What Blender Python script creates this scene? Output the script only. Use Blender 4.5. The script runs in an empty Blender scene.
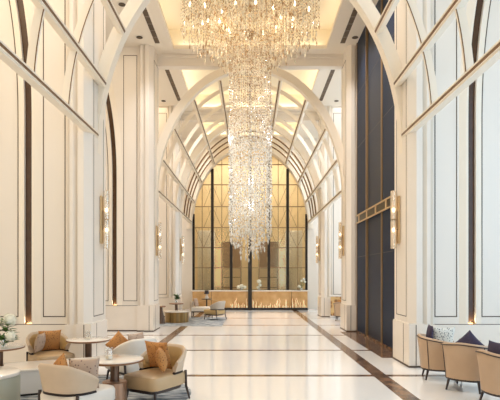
import bpy, math, random
from mathutils import Vector, Matrix
random.seed(7)
PI = math.pi
sc = bpy.context.scene
col = sc.collection

# ------------------------------------------------------------------ helpers
def tag(o, label=None, cat=None, group=None, kind=None):
    if label: o['label'] = label
    if cat: o['category'] = cat
    if group: o['group'] = group
    if kind: o['kind'] = kind
    return o

def empty(name, loc=(0, 0, 0), rz=0.0):
    o = bpy.data.objects.new(name, None)
    o.empty_display_size = 0.1
    o.location = loc
    o.rotation_euler = (0, 0, rz)
    col.objects.link(o)
    return o

def copy_tree(o, parent=None):
    c = o.copy()
    col.objects.link(c)
    if parent is not None:
        c.parent = parent
    for ch in list(o.children):
        copy_tree(ch, c)
    return c

class MB:
    def __init__(self):
        self.v = []; self.f = []; self.mi = []
    def add(self, vs, fs, m=0):
        b = len(self.v)
        self.v += [tuple(p) for p in vs]
        for f in fs:
            self.f.append(tuple(b + i for i in f)); self.mi.append(m)
        return self
    def box(self, x0, x1, y0, y1, z0, z1, m=0):
        if x0 > x1: x0, x1 = x1, x0
        vs = [(x0, y0, z0), (x1, y0, z0), (x1, y1, z0), (x0, y1, z0), (x0, y0, z1), (x1, y0, z1), (x1, y1, z1), (x0, y1, z1)]
        return self.add(vs, [(0, 3, 2, 1), (4, 5, 6, 7), (0, 1, 5, 4), (1, 2, 6, 5), (2, 3, 7, 6), (3, 0, 4, 7)], m)
    def lathe(self, prof, n=32, cx=0, cy=0, m=0, closed=False):
        # prof: list of (r, z); ends with r=0 allowed
        vs, fs, rings = [], [], []
        for r, z in prof:
            if r < 1e-6:
                rings.append([len(vs)]); vs.append((cx, cy, z))
            else:
                rings.append(list(range(len(vs), len(vs) + n)))
                vs += [(cx + r * math.cos(2 * PI * k / n), cy + r * math.sin(2 * PI * k / n), z) for k in range(n)]
        pairs = list(zip(rings, rings[1:])) + ([(rings[-1], rings[0])] if closed else [])
        for a, b in pairs:
            for k in range(n):
                k2 = (k + 1) % n
                if len(a) == 1 and len(b) == 1: continue
                if len(a) == 1: fs.append((a[0], b[k2], b[k]))
                elif len(b) == 1: fs.append((a[k], a[k2], b[0]))
                else: fs.append((a[k], a[k2], b[k2], b[k]))
        return self.add(vs, fs, m)
    def cyl(self, r, z0, z1, n=24, cx=0, cy=0, m=0):
        return self.lathe([(0, z0), (r, z0), (r, z1), (0, z1)], n, cx, cy, m)
    def tube(self, pts, r, n=8, m=0, cap=True):
        pts = [Vector(p) for p in pts]
        vs, fs = [], []
        rr = r if isinstance(r, (list, tuple)) else [r] * len(pts)
        for i, p in enumerate(pts):
            t = (pts[min(i + 1, len(pts) - 1)] - pts[max(i - 1, 0)]).normalized()
            up = Vector((0, 0, 1)) if abs(t.z) < .9 else Vector((1, 0, 0))
            a = t.cross(up).normalized(); b = t.cross(a).normalized()
            for k in range(n):
                q = p + (a * math.cos(2 * PI * k / n) + b * math.sin(2 * PI * k / n)) * rr[i]
                vs.append(tuple(q))
        for i in range(len(pts) - 1):
            for k in range(n):
                k2 = (k + 1) % n
                fs.append((i * n + k, i * n + k2, (i + 1) * n + k2, (i + 1) * n + k))
        if cap:
            fs.append(tuple(range(n))); fs.append(tuple((len(pts) - 1) * n + k for k in range(n)))
        return self.add(vs, fs, m)
    def bead(self, x, y, z, r, h):
        vs = [(x, y, z + h), (x, y, z - h), (x + r, y, z), (x, y + r, z), (x - r, y, z), (x, y - r, z)]
        return self.add(vs, [(0, 2, 3), (0, 3, 4), (0, 4, 5), (0, 5, 2), (1, 3, 2), (1, 4, 3), (1, 5, 4), (1, 2, 5)])
    def sphere(self, c, r, n=10, mm=7, sz=1.0):
        prof = []
        for i in range(mm + 1):
            a = -PI / 2 + PI * i / mm
            prof.append((max(0, r * math.cos(a)) if 0 < i < mm else 0, c[2] + sz * r * math.sin(a)))
        return self.lathe(prof, n, c[0], c[1])
    def build(self, name, mat, parent=None, smooth=False, bevel=0.0, seg=2):
        me = bpy.data.meshes.new(name)
        me.from_pydata(self.v, [], self.f)
        mats = mat if isinstance(mat, (list, tuple)) else [mat]
        for mt in mats: me.materials.append(mt)
        if len(mats) > 1: me.polygons.foreach_set('material_index', self.mi)
        import bmesh
        bm = bmesh.new(); bm.from_mesh(me)
        bmesh.ops.recalc_face_normals(bm, faces=bm.faces)
        bm.to_mesh(me); bm.free()
        if smooth: me.polygons.foreach_set('use_smooth', [True] * len(me.polygons))
        me.update()
        o = bpy.data.objects.new(name, me)
        col.objects.link(o)
        if parent is not None: o.parent = parent
        if bevel > 0:
            md = o.modifiers.new('bevel', 'BEVEL'); md.width = bevel; md.segments = seg; md.limit_method = 'ANGLE'
        if smooth and hasattr(me, 'set_sharp_from_angle'):
            me.set_sharp_from_angle(angle=math.radians(42))
        return o

# ------------------------------------------------------------------ materials
def lin(c):
    def f(v):
        v /= 255.0
        return v / 12.92 if v <= .04045 else ((v + .055) / 1.055) ** 2.4
    return (f(c[0]), f(c[1]), f(c[2]), 1)

def mat(name, rgb, rough=.5, metal=0.0, noise=0.0, scale=6.0, coat=0.0, emit=None, es=0.0, spec=.5, bump=0.0, stretch=(1, 1, 1), rgb2=None, detail=4):
    m = bpy.data.materials.new(name); m.use_nodes = True
    nt = m.node_tree; N = nt.nodes; L = nt.links
    p = N['Principled BSDF']
    c = lin(rgb)
    p.inputs['Base Color'].default_value = c
    p.inputs['Roughness'].default_value = rough
    p.inputs['Metallic'].default_value = metal
    p.inputs['Specular IOR Level'].default_value = spec
    if coat: p.inputs['Coat Weight'].default_value = coat; p.inputs['Coat Roughness'].default_value = .05
    if emit is not None:
        p.inputs['Emission Color'].default_value = lin(emit); p.inputs['Emission Strength'].default_value = es
    if noise > 0 or bump > 0:
        tc = N.new('ShaderNodeTexCoord'); mp = N.new('ShaderNodeMapping'); mp.inputs['Scale'].default_value = stretch
        nz = N.new('ShaderNodeTexNoise'); nz.inputs['Scale'].default_value = scale; nz.inputs['Detail'].default_value = detail
        L.new(tc.outputs['Object'], mp.inputs['Vector']); L.new(mp.outputs['Vector'], nz.inputs['Vector'])
        if noise > 0:
            rp = N.new('ShaderNodeValToRGB')
            rp.color_ramp.elements[0].position = .3; rp.color_ramp.elements[1].position = .7
            c2 = lin(rgb2) if rgb2 else tuple(min(1, v * (1 - noise)) for v in c[:3]) + (1,)
            rp.color_ramp.elements[0].color = c2; rp.color_ramp.elements[1].color = c
            L.new(nz.outputs['Fac'], rp.inputs['Fac']); L.new(rp.outputs['Color'], p.inputs['Base Color'])
        if bump > 0:
            bp = N.new('ShaderNodeBump'); bp.inputs['Strength'].default_value = bump; bp.inputs['Distance'].default_value = .01
            L.new(nz.outputs['Fac'], bp.inputs['Height']); L.new(bp.outputs['Normal'], p.inputs['Normal'])
    return m

def spotted(name, base, dot, scale, thr, rough=.8, third=None):
    m = mat(name, base, rough)
    nt = m.node_tree; N = nt.nodes; L = nt.links; p = N['Principled BSDF']
    tc = N.new('ShaderNodeTexCoord'); vo = N.new('ShaderNodeTexVoronoi'); vo.inputs['Scale'].default_value = scale
    L.new(tc.outputs['Object'], vo.inputs['Vector'])
    rp = N.new('ShaderNodeValToRGB'); rp.color_ramp.interpolation = 'LINEAR'
    e = rp.color_ramp.elements
    e[0].position = thr; e[0].color = lin(dot); e[1].position = thr + .06; e[1].color = lin(base)
    if third:
        k = e.new(.62); k.color = lin(third)
    L.new(vo.outputs['Distance'], rp.inputs['Fac']); L.new(rp.outputs['Color'], p.inputs['Base Color'])
    return m

M = {}
M['wall'] = mat('cream_wall', (238, 229, 216), .42, noise=.035, scale=1.3)
M['panel'] = mat('cream_panel', (237, 228, 215), .38, noise=.05, scale=1.0, stretch=(1, 1, .35))
M['plinth'] = mat('marble_plinth', (240, 230, 216), .2, noise=.05, scale=2.0)
M['rib'] = mat('rib_plaster', (241, 230, 212), .45)
M['ceiling'] = mat('ceiling_paint', (240, 230, 214), .6)
M['coffer'] = mat('coffer_glow_tint', (246, 234, 208), .6)  # yellower than the flat ceiling: warm cove glow put into the colour
M['groove'] = mat('dark_groove', (74, 56, 40), .45)
M['bronze'] = mat('bronze_inlay', (120, 92, 62), .35, metal=.6)
M['brownpanel'] = mat('brown_lacquer', (116, 70, 42), .4, noise=.1, scale=2)
M['sheer'] = spotted('sheer_fabric', (236, 238, 236), (196, 190, 176), 16, .25)
M['recess'] = mat('recess_bronze', (84, 58, 38), .25, noise=.25, scale=2, stretch=(1, 1, 3))
M['wood'] = mat('brown_timber', (98, 68, 44), .4, noise=.3, scale=3, stretch=(1, 1, 6))
M['marble'] = mat('floor_marble', (252, 249, 244), .13, noise=.03, scale=.9, coat=.3, detail=7)
M['darkmarble'] = mat('brown_marble', (48, 34, 27), .16, noise=.5, scale=4.0, spec=.3, rgb2=(150, 116, 92), detail=8)
M['navy'] = mat('navy_panel', (28, 42, 64), .5, spec=.15, noise=.15, scale=.6)
M['navy2'] = mat('navy_recess', (40, 50, 66), .45, spec=.2, noise=.2, scale=.5)
M['brass'] = mat('brass', (214, 188, 148), .42, metal=.75)
M['brassdark'] = mat('dark_brass', (160, 132, 98), .42, metal=.6)
M['black'] = mat('black_metal', (40, 34, 30), .35, metal=.3)
M['legdark'] = mat('dark_wood', (48, 36, 32), .4)
M['leather'] = mat('beige_leather', (202, 180, 154), .45, noise=.06, scale=8)
M['leathergold'] = mat('golden_leather', (186, 156, 104), .45, noise=.06, scale=8)
M['leatherwhite'] = mat('pale_leather', (232, 222, 208), .42, noise=.04, scale=8)
M['leathergrey'] = mat('grey_leather', (180, 168, 152), .45, noise=.05, scale=8)
M['leathertan'] = mat('tan_leather', (194, 164, 134), .45, noise=.05, scale=6)
M['seattan'] = mat('seat_leather', (196, 166, 126), .4, noise=.05, scale=8)
M['tabletop'] = mat('marble_top', (244, 234, 220), .12, noise=.06, scale=5, coat=.3)
M['tablewood'] = mat('walnut', (146, 102, 64), .35, noise=.25, scale=8, stretch=(1, 1, .2))
M['tablebase'] = mat('rose_bronze', (176, 138, 110), .3, metal=.6)
M['tablecolumn'] = mat('bronze_column', (110, 88, 72), .3, metal=.7)
M['whitestone'] = mat('white_stone', (236, 230, 222), .25, noise=.04, scale=3)
M['sage'] = mat('sage_lacquer', (168, 166, 146), .35, noise=.05, scale=3)
M['orange'] = spotted('orange_dotted_fabric', (184, 128, 70), (92, 58, 38), 36, .22)
M['taupe'] = spotted('taupe_fleck_fabric', (178, 154, 134), (112, 88, 80), 26, .2)
M['cushnavy'] = mat('navy_fabric', (62, 54, 78), .8, noise=.2, scale=30)
M['cushbw'] = spotted('black_fleck_fabric', (228, 224, 212), (50, 50, 58), 34, .27)
M['cushbeige'] = mat('beige_fabric', (214, 198, 176), .85)
M['cushgrey'] = spotted('grey_green_fabric', (150, 160, 146), (84, 92, 88), 18, .2)
M['white_petal'] = mat('white_petal', (246, 243, 226), .7)
M['leaf'] = mat('leaf_green', (84, 122, 50), .5, noise=.3, scale=20)
M['candle'] = mat('candle_wax', (240, 228, 205), .5)
M['bulb'] = mat('warm_bulb', (255, 240, 210), .3, emit=(255, 236, 205), es=10)
M['led'] = mat('led_strip', (255, 230, 190), .3, emit=(255, 205, 130), es=7)
M['stemlight'] = mat('glowing_stem', (255, 240, 210), .3, emit=(255, 232, 190), es=1.6)
M['lens'] = mat('downlight_lens', (255, 245, 220), .3, emit=(255, 226, 180), es=6)
M['ventslot'] = mat('vent_slot', (92, 76, 60), .6)
M['goldpanel'] = mat('gold_counter_panel', (222, 182, 128), .3, noise=.12, scale=2.5, rgb2=(196, 148, 88))
M['stripes'] = mat('gold_stripe', (176, 142, 84), .28, metal=.55, noise=.45, scale=14, stretch=(1, 1, .01), rgb2=(110, 88, 56))

def rug_mat():
    m = mat('rug_blue_grey', (150, 158, 164), .95)
    nt = m.node_tree; N = nt.nodes; L = nt.links; p = N['Principled BSDF']
    tc = N.new('ShaderNodeTexCoord'); nz = N.new('ShaderNodeTexNoise'); nz.inputs['Scale'].default_value = 3.5; nz.inputs['Detail'].default_value = 6
    mp = N.new('ShaderNodeMapping'); mp.inputs['Scale'].default_value = (1, 4, 1)
    L.new(tc.outputs['Object'], mp.inputs['Vector']); L.new(mp.outputs['Vector'], nz.inputs['Vector'])
    rp = N.new('ShaderNodeValToRGB'); e = rp.color_ramp.elements
    e[0].position = .38; e[0].color = lin((72, 82, 94)); e[1].position = .62; e[1].color = lin((186, 188, 186))
    L.new(nz.outputs['Fac'], rp.inputs['Fac']); L.new(rp.outputs['Color'], p.inputs['Base Color'])
    return m
M['rug'] = rug_mat()

def glassy(name, rgb, trans, rough=.03, diffuse=None, dw=0.0, tint=None):
    m = bpy.data.materials.new(name); m.use_nodes = True
    nt = m.node_tree; N = nt.nodes; L = nt.links
    N.remove(N['Principled BSDF'])
    out = N['Material Output']
    t = N.new('ShaderNodeBsdfTransparent'); g = N.new('ShaderNodeBsdfGlossy'); g.inputs['Roughness'].default_value = rough
    g.inputs['Color'].default_value = lin(rgb)
    mx = N.new('ShaderNodeMixShader'); mx.inputs['Fac'].default_value = 1 - trans
    last = g.outputs[0]
    if dw > 0:
        d = N.new('ShaderNodeBsdfDiffuse'); d.inputs['Color'].default_value = lin(diffuse or rgb)
        tl = N.new('ShaderNodeBsdfTranslucent'); tl.inputs['Color'].default_value = lin(diffuse or rgb)
        m0 = N.new('ShaderNodeMixShader'); m0.inputs['Fac'].default_value = .5
        L.new(d.outputs[0], m0.inputs[1]); L.new(tl.outputs[0], m0.inputs[2])
        m1 = N.new('ShaderNodeMixShader'); m1.inputs['Fac'].default_value = dw
        L.new(g.outputs[0], m1.inputs[1]); L.new(m0.outputs[0], m1.inputs[2]); last = m1.outputs[0]
    if tint: t.inputs['Color'].default_value = lin(tint)
    L.new(t.outputs[0], mx.inputs[1]); L.new(last, mx.inputs[2]); L.new(mx.outputs[0], out.inputs['Surface'])
    return m
M['glass'] = glassy('clear_glass', (235, 240, 240), .82, .02)
M['mirrorglass'] = glassy('gold_tinted_glass', (244, 224, 178), .78, .08, tint=(255, 244, 218))
def crystal(name, lo, hi, tr_lo, tr_hi):
    m = glassy(name, hi, .2, .12, hi, .75)
    nt = m.node_tree; N = nt.nodes; L = nt.links
    g = N.new('ShaderNodeNewGeometry'); rp = N.new('ShaderNodeValToRGB'); e = rp.color_ramp.elements
    e[0].position = .15; e[0].color = lin(lo); e[1].position = .6; e[1].color = lin(hi)
    L.new(g.outputs['Random Per Island'], rp.inputs['Fac'])  # random bead tones put the sparkle of refraction into the colour
    for n in N:
        if n.bl_idname in ('ShaderNodeBsdfDiffuse', 'ShaderNodeBsdfTranslucent', 'ShaderNodeBsdfGlossy'): L.new(rp.outputs['Color'], n.inputs['Color'])
    mr = N.new('ShaderNodeMapRange'); mr.inputs['To Min'].default_value = 1 - tr_lo; mr.inputs['To Max'].default_value = 1 - tr_hi
    L.new(g.outputs['Random Per Island'], mr.inputs['Value'])
    for n in N:
        if n.bl_idname == 'ShaderNodeMixShader' and any(l.from_node.bl_idname == 'ShaderNodeBsdfTransparent' for l in n.inputs[1].links): L.new(mr.outputs[0], n.inputs['Fac'])
    return m
M['crystal'] = crystal('crystal', (226, 212, 186), (255, 255, 252), .5, .05)
M['crystalwarm'] = crystal('crystal_amber', (186, 140, 74), (255, 250, 236), .5, .1)
M['tube'] = glassy('sconce_glass', (255, 246, 230), .62, .05, (255, 244, 226), .5)

# ------------------------------------------------------------------ building dimensions (metres; y is depth from the viewer)
A, B, ZS = 3.15, 4.4, 4.35            # vault profile: half width, rise, springing height
CEIL = 9.3
FRONTS = [-2.75, 3.55, 9.85, 16.2, 22.0]   # front faces of the piers
YB, YE = -5.0, 27.3                        # rear wall behind the viewer, end wall
XW = 7.2                                   # aisle outer walls

def ell(t, off=0.0):
    """point of the vault profile at angle t (0 right spring .. pi left spring), pushed outward by off"""
    x, z = A * math.cos(t), B * math.sin(t)
    nx, nz = math.cos(t) / A, math.sin(t) / B
    l = math.hypot(nx, nz)
    return x + off * nx / l, ZS + z + off * nz / l

def arch_mb(y0, y1, o0, o1, t0=0.0, n=56):
    mb = MB(); vs, fs = [], []
    for k in range(n + 1):
        t = t0 + (PI - 2 * t0) * k / n
        xi, zi = ell(t, o0); xo, zo = ell(t, o1)
        vs += [(xi, y0, zi), (xo, y0, zo), (xo, y1, zo), (xi, y1, zi)]
    for k in range(n):
        b, c = 4 * k, 4 * k + 4
        for j in range(4):
            j2 = (j + 1) % 4
            fs.append((b + j, c + j, c + j2, b + j2))
    fs += [(0, 1, 2, 3), (4 * n, 4 * n + 1, 4 * n + 2, 4 * n + 3)]
    return mb.add(vs, fs)

# ------------------------------------------------------------------ floor
def floor():
    cl = [9.04 + 3.08 * k for k in range(-5, 6)]
    xs = [(-XW, -2.48, 0), (-2.48, -2.22, 1), (-2.22, 2.22, 0), (2.22, 2.48, 1), (2.48, XW, 0)]
    ys = []; y = YB
    for c in cl:
        if c - .08 <= YB or c + .08 >= 26.4: continue
        ys.append((y, c - .088, 0)); ys.append((c - .088, c + .088, 1)); y = c + .088
    ys.append((y, 31.5, 0))
    mb = MB()
    for x0, x1, a in xs:
        for y0, y1, b in ys:
            mb.add([(x0, y0, 0), (x1, y0, 0), (x1, y1, 0), (x0, y1, 0)], [(0, 1, 2, 3)], 1 if (a or b) else 0)
    mb.box(-XW, XW, YB, 31.5, -.2, -.02, 0)
    o = mb.build('floor', [M['marble'], M['darkmarble']])
    tag(o, 'polished cream marble floor crossed by thin brown marble bands', 'floor', kind='structure')
floor()

# ------------------------------------------------------------------ ceiling with coffers
COFFERS = [(4.4, 9.6), (10.95, 16.5), (17.35, 22.5), (23.2, 26.9)]
def ceiling():
    root = empty('ceiling'); tag(root, 'flat cream ceiling with recessed cove-lit coffers', 'ceiling', kind='structure')
    mb = MB(); H = 2.52
    mb.box(-XW, -H, YB, YE + .2, CEIL, CEIL + .12); mb.box(H, XW, YB, YE + .2, CEIL, CEIL + .12)
    y = YB
    for a, b in COFFERS:
        mb.box(-H, H, y, a, CEIL, CEIL + .12); y = b
    mb.box(-H, H, y, YE + .2, CEIL, CEIL + .12)
    mb.build('soffit', M['ceiling'], root)
    for a, b in COFFERS:
        c = MB(); w = H + .4; t = CEIL + .75; a2, b2 = a - .22, b + .22
        c.box(-w, w, a2, b2, t, t + .1)
        c.box(-w - .1, -w, a2, b2, CEIL + .12, t); c.box(w, w + .1, a2, b2, CEIL + .12, t)
        c.box(-w, w, a2 - .1, a2, CEIL + .12, t); c.box(-w, w, b2, b2 + .1, CEIL + .12, t)
        c.build('coffer', M['coffer'], root)
ceiling()

# ------------------------------------------------------------------ piers with the partition walls behind them
def gap_x(z):
    if z < 5: return 4.35
    t = min(.98, (z - 5) / 4.6)
    return 4.35 + (1 - math.sqrt(1 - t * t)) * 1.3

def curtain_wall(mb, s, y0, y1, fx0, fx1, zs):
    """slab whose side edges follow fx0(z), fx1(z)"""
    vs, fs = [], []
    for z in zs:
        vs += [(s * fx0(z), y0, z), (s * fx1(z), y0, z), (s * fx1(z), y1, z), (s * fx0(z), y1, z)]
    for k in range(len(zs) - 1):
        b, c = 4 * k, 4 * k + 4
        for j in range(4):
            fs.append((b + j, b + (j + 1) % 4, c + (j + 1) % 4, c + j))
    fs += [(0, 1, 2, 3), tuple(4 * (len(zs) - 1) + j for j in range(4))]
    mb.add(vs, fs)

PL = .84
def pier(y0, s, side, ordn, full=True):
    root = empty('pillar', (s * 3.15, y0, 0)); root_inv = Matrix.Translation((-s * 3.15, -y0, 0))
    tag(root, '%s cream fluted pillar on the %s side with panelled side face' % (ordn, side), 'pillar', kind='structure')
    def put(mb, name, m, par=root, **k):
        o = mb.build(name, m, par, **k)
        if par is root: o.matrix_parent_inverse = root_inv
        return o
    mb = MB(); plan = [(3.15, 1.05), (3.15, .15), (3.28, .0), (3.40, .0), (3.405, .10), (3.49, .01), (3.56, .01), (3.57, .1), (3.63, .06), (3.64, .16), (3.64, 1.05)]
    n = len(plan)
    mb.add([(s * x, y0 + y, z) for z in (PL, CEIL) for x, y in plan], [tuple(range(n)), tuple(range(n, 2 * n))] + [(k, (k + 1) % n, n + (k + 1) % n, n + k) for k in range(n)])
    put(mb, 'shaft', M['wall'])
    mb = MB()
    mb.box(s * 3.125, s * 3.42, y0 - .03, y0 + 1.09, .03, PL)
    mb.box(s * 3.42, s * 3.66, y0 + .01, y0 + 1.09, .03, PL)
    mb.box(s * 3.13, s * 3.425, y0 - .025, y0 + 1.08, PL, PL + .02)
    put(mb, 'plinth', M['plinth'])
    mb = MB()
    mb.box(s * 3.115, s * 3.43, y0 - .04, y0 + 1.10, 0, .035); mb.box(s * 3.42, s * 3.67, y0, y0 + 1.1, 0, .035)
    mb.box(s * 3.121, s * 3.127, y0 + .33, y0 + .345, .04, PL); mb.box(s * 3.255, s * 3.27, y0 - .034, y0 - .028, .04, PL)
    put(mb, 'base_strip', M['groove'])
    # panel line on the face towards the nave
    mb = MB(); xa, xb = s * 3.146, s * 3.152; ya, yb = y0 + .22, y0 + .9; za, zb = PL + .14, 8.9; w = .016
    mb.box(xa, xb, ya, ya + w, za, zb); mb.box(xa, xb, yb - w, yb, za, zb)
    mb.box(xa, xb, ya, yb, za, za + w); mb.box(xa, xb, ya, yb, zb - w, zb)
    put(mb, 'panel_groove', M['groove'])
    if not full: return root
    w = empty('wall_%s' % side, (s * 5.4, y0 + .15, 0)); root2_inv = Matrix.Translation((-s * 5.4, -y0 - .15, 0))
    tag(w, '%s cream panelled cross wall with narrow bronze recess, %s side' % (ordn, side), 'wall', kind='structure')
    def put2(mb, name, m, **k):
        o = mb.build(name, m, w, **k); o.matrix_parent_inverse = root2_inv; return o
    yw = y0 + .15
    zs = [PL, 5.0] + [5.0 + 4.3 * k / 14 for k in range(1, 15)]
    mb = MB(); curtain_wall(mb, s, yw, yw + .35, lambda z: 3.64, lambda z: gap_x(z), zs); put2(mb, 'inner_panel_wall', M['panel'])
    mb = MB(); curtain_wall(mb, s, yw, yw + .35, lambda z: gap_x(z) + .155, lambda z: XW, zs); put2(mb, 'outer_panel_wall', M['panel'])
    mb = MB(); curtain_wall(mb, s, yw - .03, yw, lambda z: gap_x(z) + .155, lambda z: gap_x(z) + .265, zs); put2(mb, 'arched_frame', M['rib'])
    mb = MB(); vs = []; fs = []
    for z in zs:
        g = gap_x(z); vs += [(s * (g - .17), yw, z), (s * (g - .04), yw - .04, z), (s * g, yw - .04, z), (s * g, yw, z)]
    for k in range(len(zs) - 1):
        for q in range(4): fs.append((4 * k + q, 4 * k + (q + 1) % 4, 4 * k + 4 + (q + 1) % 4, 4 * k + 4 + q))
    mb.add(vs, fs); put2(mb, 'edge_trim', M['rib'])
    mb = MB(); curtain_wall(mb, s, yw + .04, yw + .35, lambda z: gap_x(z) - .01, lambda z: gap_x(z) + .165, zs); put2(mb, 'recess_back', M['recess'])
    mb = MB(); mb.box(s * 4.36, s * 4.465, yw + .005, yw + .035, PL + .005, PL + .02); put2(mb, 'recess_light', M['led'])
    mb = MB(); mb.box(s * 3.64, s * XW, yw - .02, yw + .5, .03, PL); put2(mb, 'plinth', M['plinth'])
    mb = MB(); g = .018
    ya, yb = yw - .004, yw + .002; za, zb = PL + .14, 9.02
    for xa, xb, c, d in ((3.69, 4.14, za, zb),):
        mb.box(s * xa, s * (xa + g), ya, yb, c, d); mb.box(s * (xb - g), s * xb, ya, yb, c, d)
        mb.box(s * xa, s * xb, ya, yb, c, c + g); mb.box(s * xa, s * xb, ya, yb, d - g, d)
    curtain_wall(mb, s, ya, yb, lambda z: gap_x(z) + .28, lambda z: gap_x(z) + .298, [za] + zs[1:])
    mb.box(s * 4.63, s * XW, ya, yb, za, za + g)
    mb.box(s * 3.66, s * XW, yw - .023, yw - .018, PL - .012, PL)
    mb.box(s * 3.66, s * XW, yw - .03, yw - .01, 0, .035)
    put2(mb, 'panel_groove', M['groove'])
    return root

ordn = {-2.75: 'rearmost', 3.55: 'unseen near', 9.85: 'nearest', 16.2: 'middle', 22.0: 'farthest'}
for y0 in FRONTS:
    for s, side in ((-1, 'left'), (1, 'right')):
        if y0 < 9: 
            continue
        pier(y0, s, side, ordn[y0])

# ------------------------------------------------------------------ transverse arches, ribs and rails of the open vault
def arch(y0, lab, w=.26, d=.24):
    r = empty('arch', (0, y0, 0)); tag(r, lab, 'arch', kind='structure')
    o = arch_mb(0, d, 0.0, w).build('arch_ring', M['rib'], r)
    o = arch_mb(-.012, 0, 0.0, .05).build('inner_bead', M['rib'], r)
arch(10.35, 'nearest great cream arch spanning the hall between front pillars')
arch(16.85, 'second cream arch standing under the beam behind crystal chandelier')
arch(22.75, 'third cream arch further inside the far vault')
arch(26.95, 'last cream arch framing the bronze glazed screen')

def rib(y0, lab):
    r = empty('vault_rib', (0, y0, 0)); tag(r, lab, 'rib', kind='structure', group='ribs of the open vault')
    arch_mb(0, .04, .02, .155, .075).build('rib_body', M['rib'], r)
    if y0 < 10: arch_mb(-.004, .001, .02, .036, .075).build('dark_rib_line', M['bronze'], r)
    if y0 > 23: arch_mb(-.006, .001, .02, .085, .075).build('dark_rib_line', M['bronze'], r)  # darkness of the gaps between far ribs, put in as a broad strip
RIBS = [(5.6, 'slim cream rib nearest the viewer'), (7.33, 'second slim cream rib crossing the front bay'), (8.72, 'slim cream rib just before the great front arch'),
        (18.3, 'first slim rib beyond the second arch'), (19.9, 'second slim rib beyond the second arch'), (21.4, 'third slim rib beyond the second arch'),
        (24.2, 'slim rib just behind third arch'), (25.1, 'middle slim rib between third and last arch'), (26.0, 'slim rib close to last arch')]
for y, l in RIBS: rib(y, l)

RAIL_T = [math.asin((4.7 - ZS) / B), math.asin((5.76 - ZS) / B), math.asin((6.84 - ZS) / B), math.asin((7.84 - ZS) / B), math.asin((8.51 - ZS) / B), PI / 2]
RN = ['lowest', 'second', 'third', 'fourth', 'fifth', 'crown']
def rail(t, y0, y1, lab):
    x, z = ell(t)
    r = empty('vault_rail', (x, y0, z)); tag(r, lab, 'rail', kind='structure')
    n = Vector((math.cos(t) / A, 0, math.sin(t) / B)).normalized()       # outward
    u = Vector((-n.z, 0, n.x)) if math.cos(t) >= 0 else Vector((n.z, 0, -n.x))   # up along the profile
    def strip(name, m, u0, u1, n0, n1):
        mb = MB(); vs = []
        for yy in (0, y1 - y0):
            for a, b in ((u0, n0), (u1, n0), (u1, n1), (u0, n1)):
                p = u * a + n * b; vs.append((p.x, yy, p.z))
        mb.add(vs, [(0, 1, 2, 3), (4, 5, 6, 7), (0, 1, 5, 4), (1, 2, 6, 5), (2, 3, 7, 6), (3, 0, 4, 7)])
        mb.build(name, m, r)
    strip('rail_body', M['rib'], -.055, .06, 0, .14)
    strip('bronze_inlay', M['bronze'], -.018, .034, -.006, .0)
    strip('inlay_lip', M['rib'], -.032, -.018, -.014, 0)
    strip('inlay_lip', M['rib'], .034, .06, -.014, 0)
for i, t in enumerate(RAIL_T):
    for s, side in ((1, 'right'), (-1, 'left')):
        if i == 5 and s < 0: continue
        tt = t if s > 0 else PI - t
        rail(tt, 2.0, 10.35, '%s bronze inlaid rail of front vault, %s' % (RN[i], side if i < 5 else 'at centre'))
        rail(tt, 17.2, 26.95, '%s bronze inlaid rail of far vault, %s' % (RN[i], side if i < 5 else 'at centre'))

# transverse beams
k = 0
for y, lab in ((10.55, 'cream ceiling beam over great front arch'), (16.95, 'cream ceiling beam over second arch'), (22.85, 'cream ceiling beam over third arch')):
    k += 1
    mb = MB(); mb.box(-3.3, 3.3, y, y + .32, 8.92, CEIL)
    mb.box(-3.3, 3.3, y - .05, y, 9.18, CEIL)
    o = mb.build('beam', M['wall'], bevel=.01); tag(o, lab, 'beam', kind='structure')

# outer walls -------------------------------------------------
o = MB().box(-XW - .2, -XW, YB, YE + .2, 0, CEIL).build('wall_left', M['wall']); tag(o, 'plain cream outer wall of the left aisle', 'wall', kind='structure')
mb = MB()
wins = [(-4.2, -.6), (0, 3.2), (3.8, 6.6), (7.0, 9.6), (17.4, 21.6), (23.4, 26.8)]
y = YB
for a, b in wins:
    mb.box(XW, XW + .2, y, a, 0, CEIL); mb.box(XW, XW + .2, a, b, 0, .3); mb.box(XW, XW + .2, a, b, 8.0, CEIL); y = b
mb.box(XW, XW + .2, y, YE + .2, 0, CEIL)
o = mb.build('wall_right', M['wall']); tag(o, 'cream outer wall of right aisle with tall windows', 'wall', kind='structure')
for i, (a, b) in enumerate(wins):
    mb = MB(); xx = XW + .06
    for q in (a, (a + b) / 2 - .03, b - .06): mb.box(xx, xx + .08, q, q + .06, .3, 8)
    for q in (.3, 2.8, 5.4, 7.94): mb.box(xx, xx + .08, a, b, q, q + .06)
    o = mb.build('window_%d' % (i + 1), M['bronze']); tag(o, 'tall bronze framed daylight window in right aisle wall', 'window', 'aisle windows', 'structure')
# rear wall behind the viewer with a glazed entrance
mb = MB(); mb.box(-3.4, 3.4, YB - .2, YB, 0, CEIL)
for q in (-1, 1):
    mb.box(q * 3.4, q * XW, YB - .2, YB, 7.2, CEIL); mb.box(q * 3.4, q * XW, YB - .2, YB, 0, .4); mb.box(q * 6.8, q * XW, YB - .2, YB, .4, 7.2)
o = mb.build('wall_back', M['wall']); tag(o, 'cream wall behind the viewer with two tall daylight openings', 'wall', kind='structure')

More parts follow.
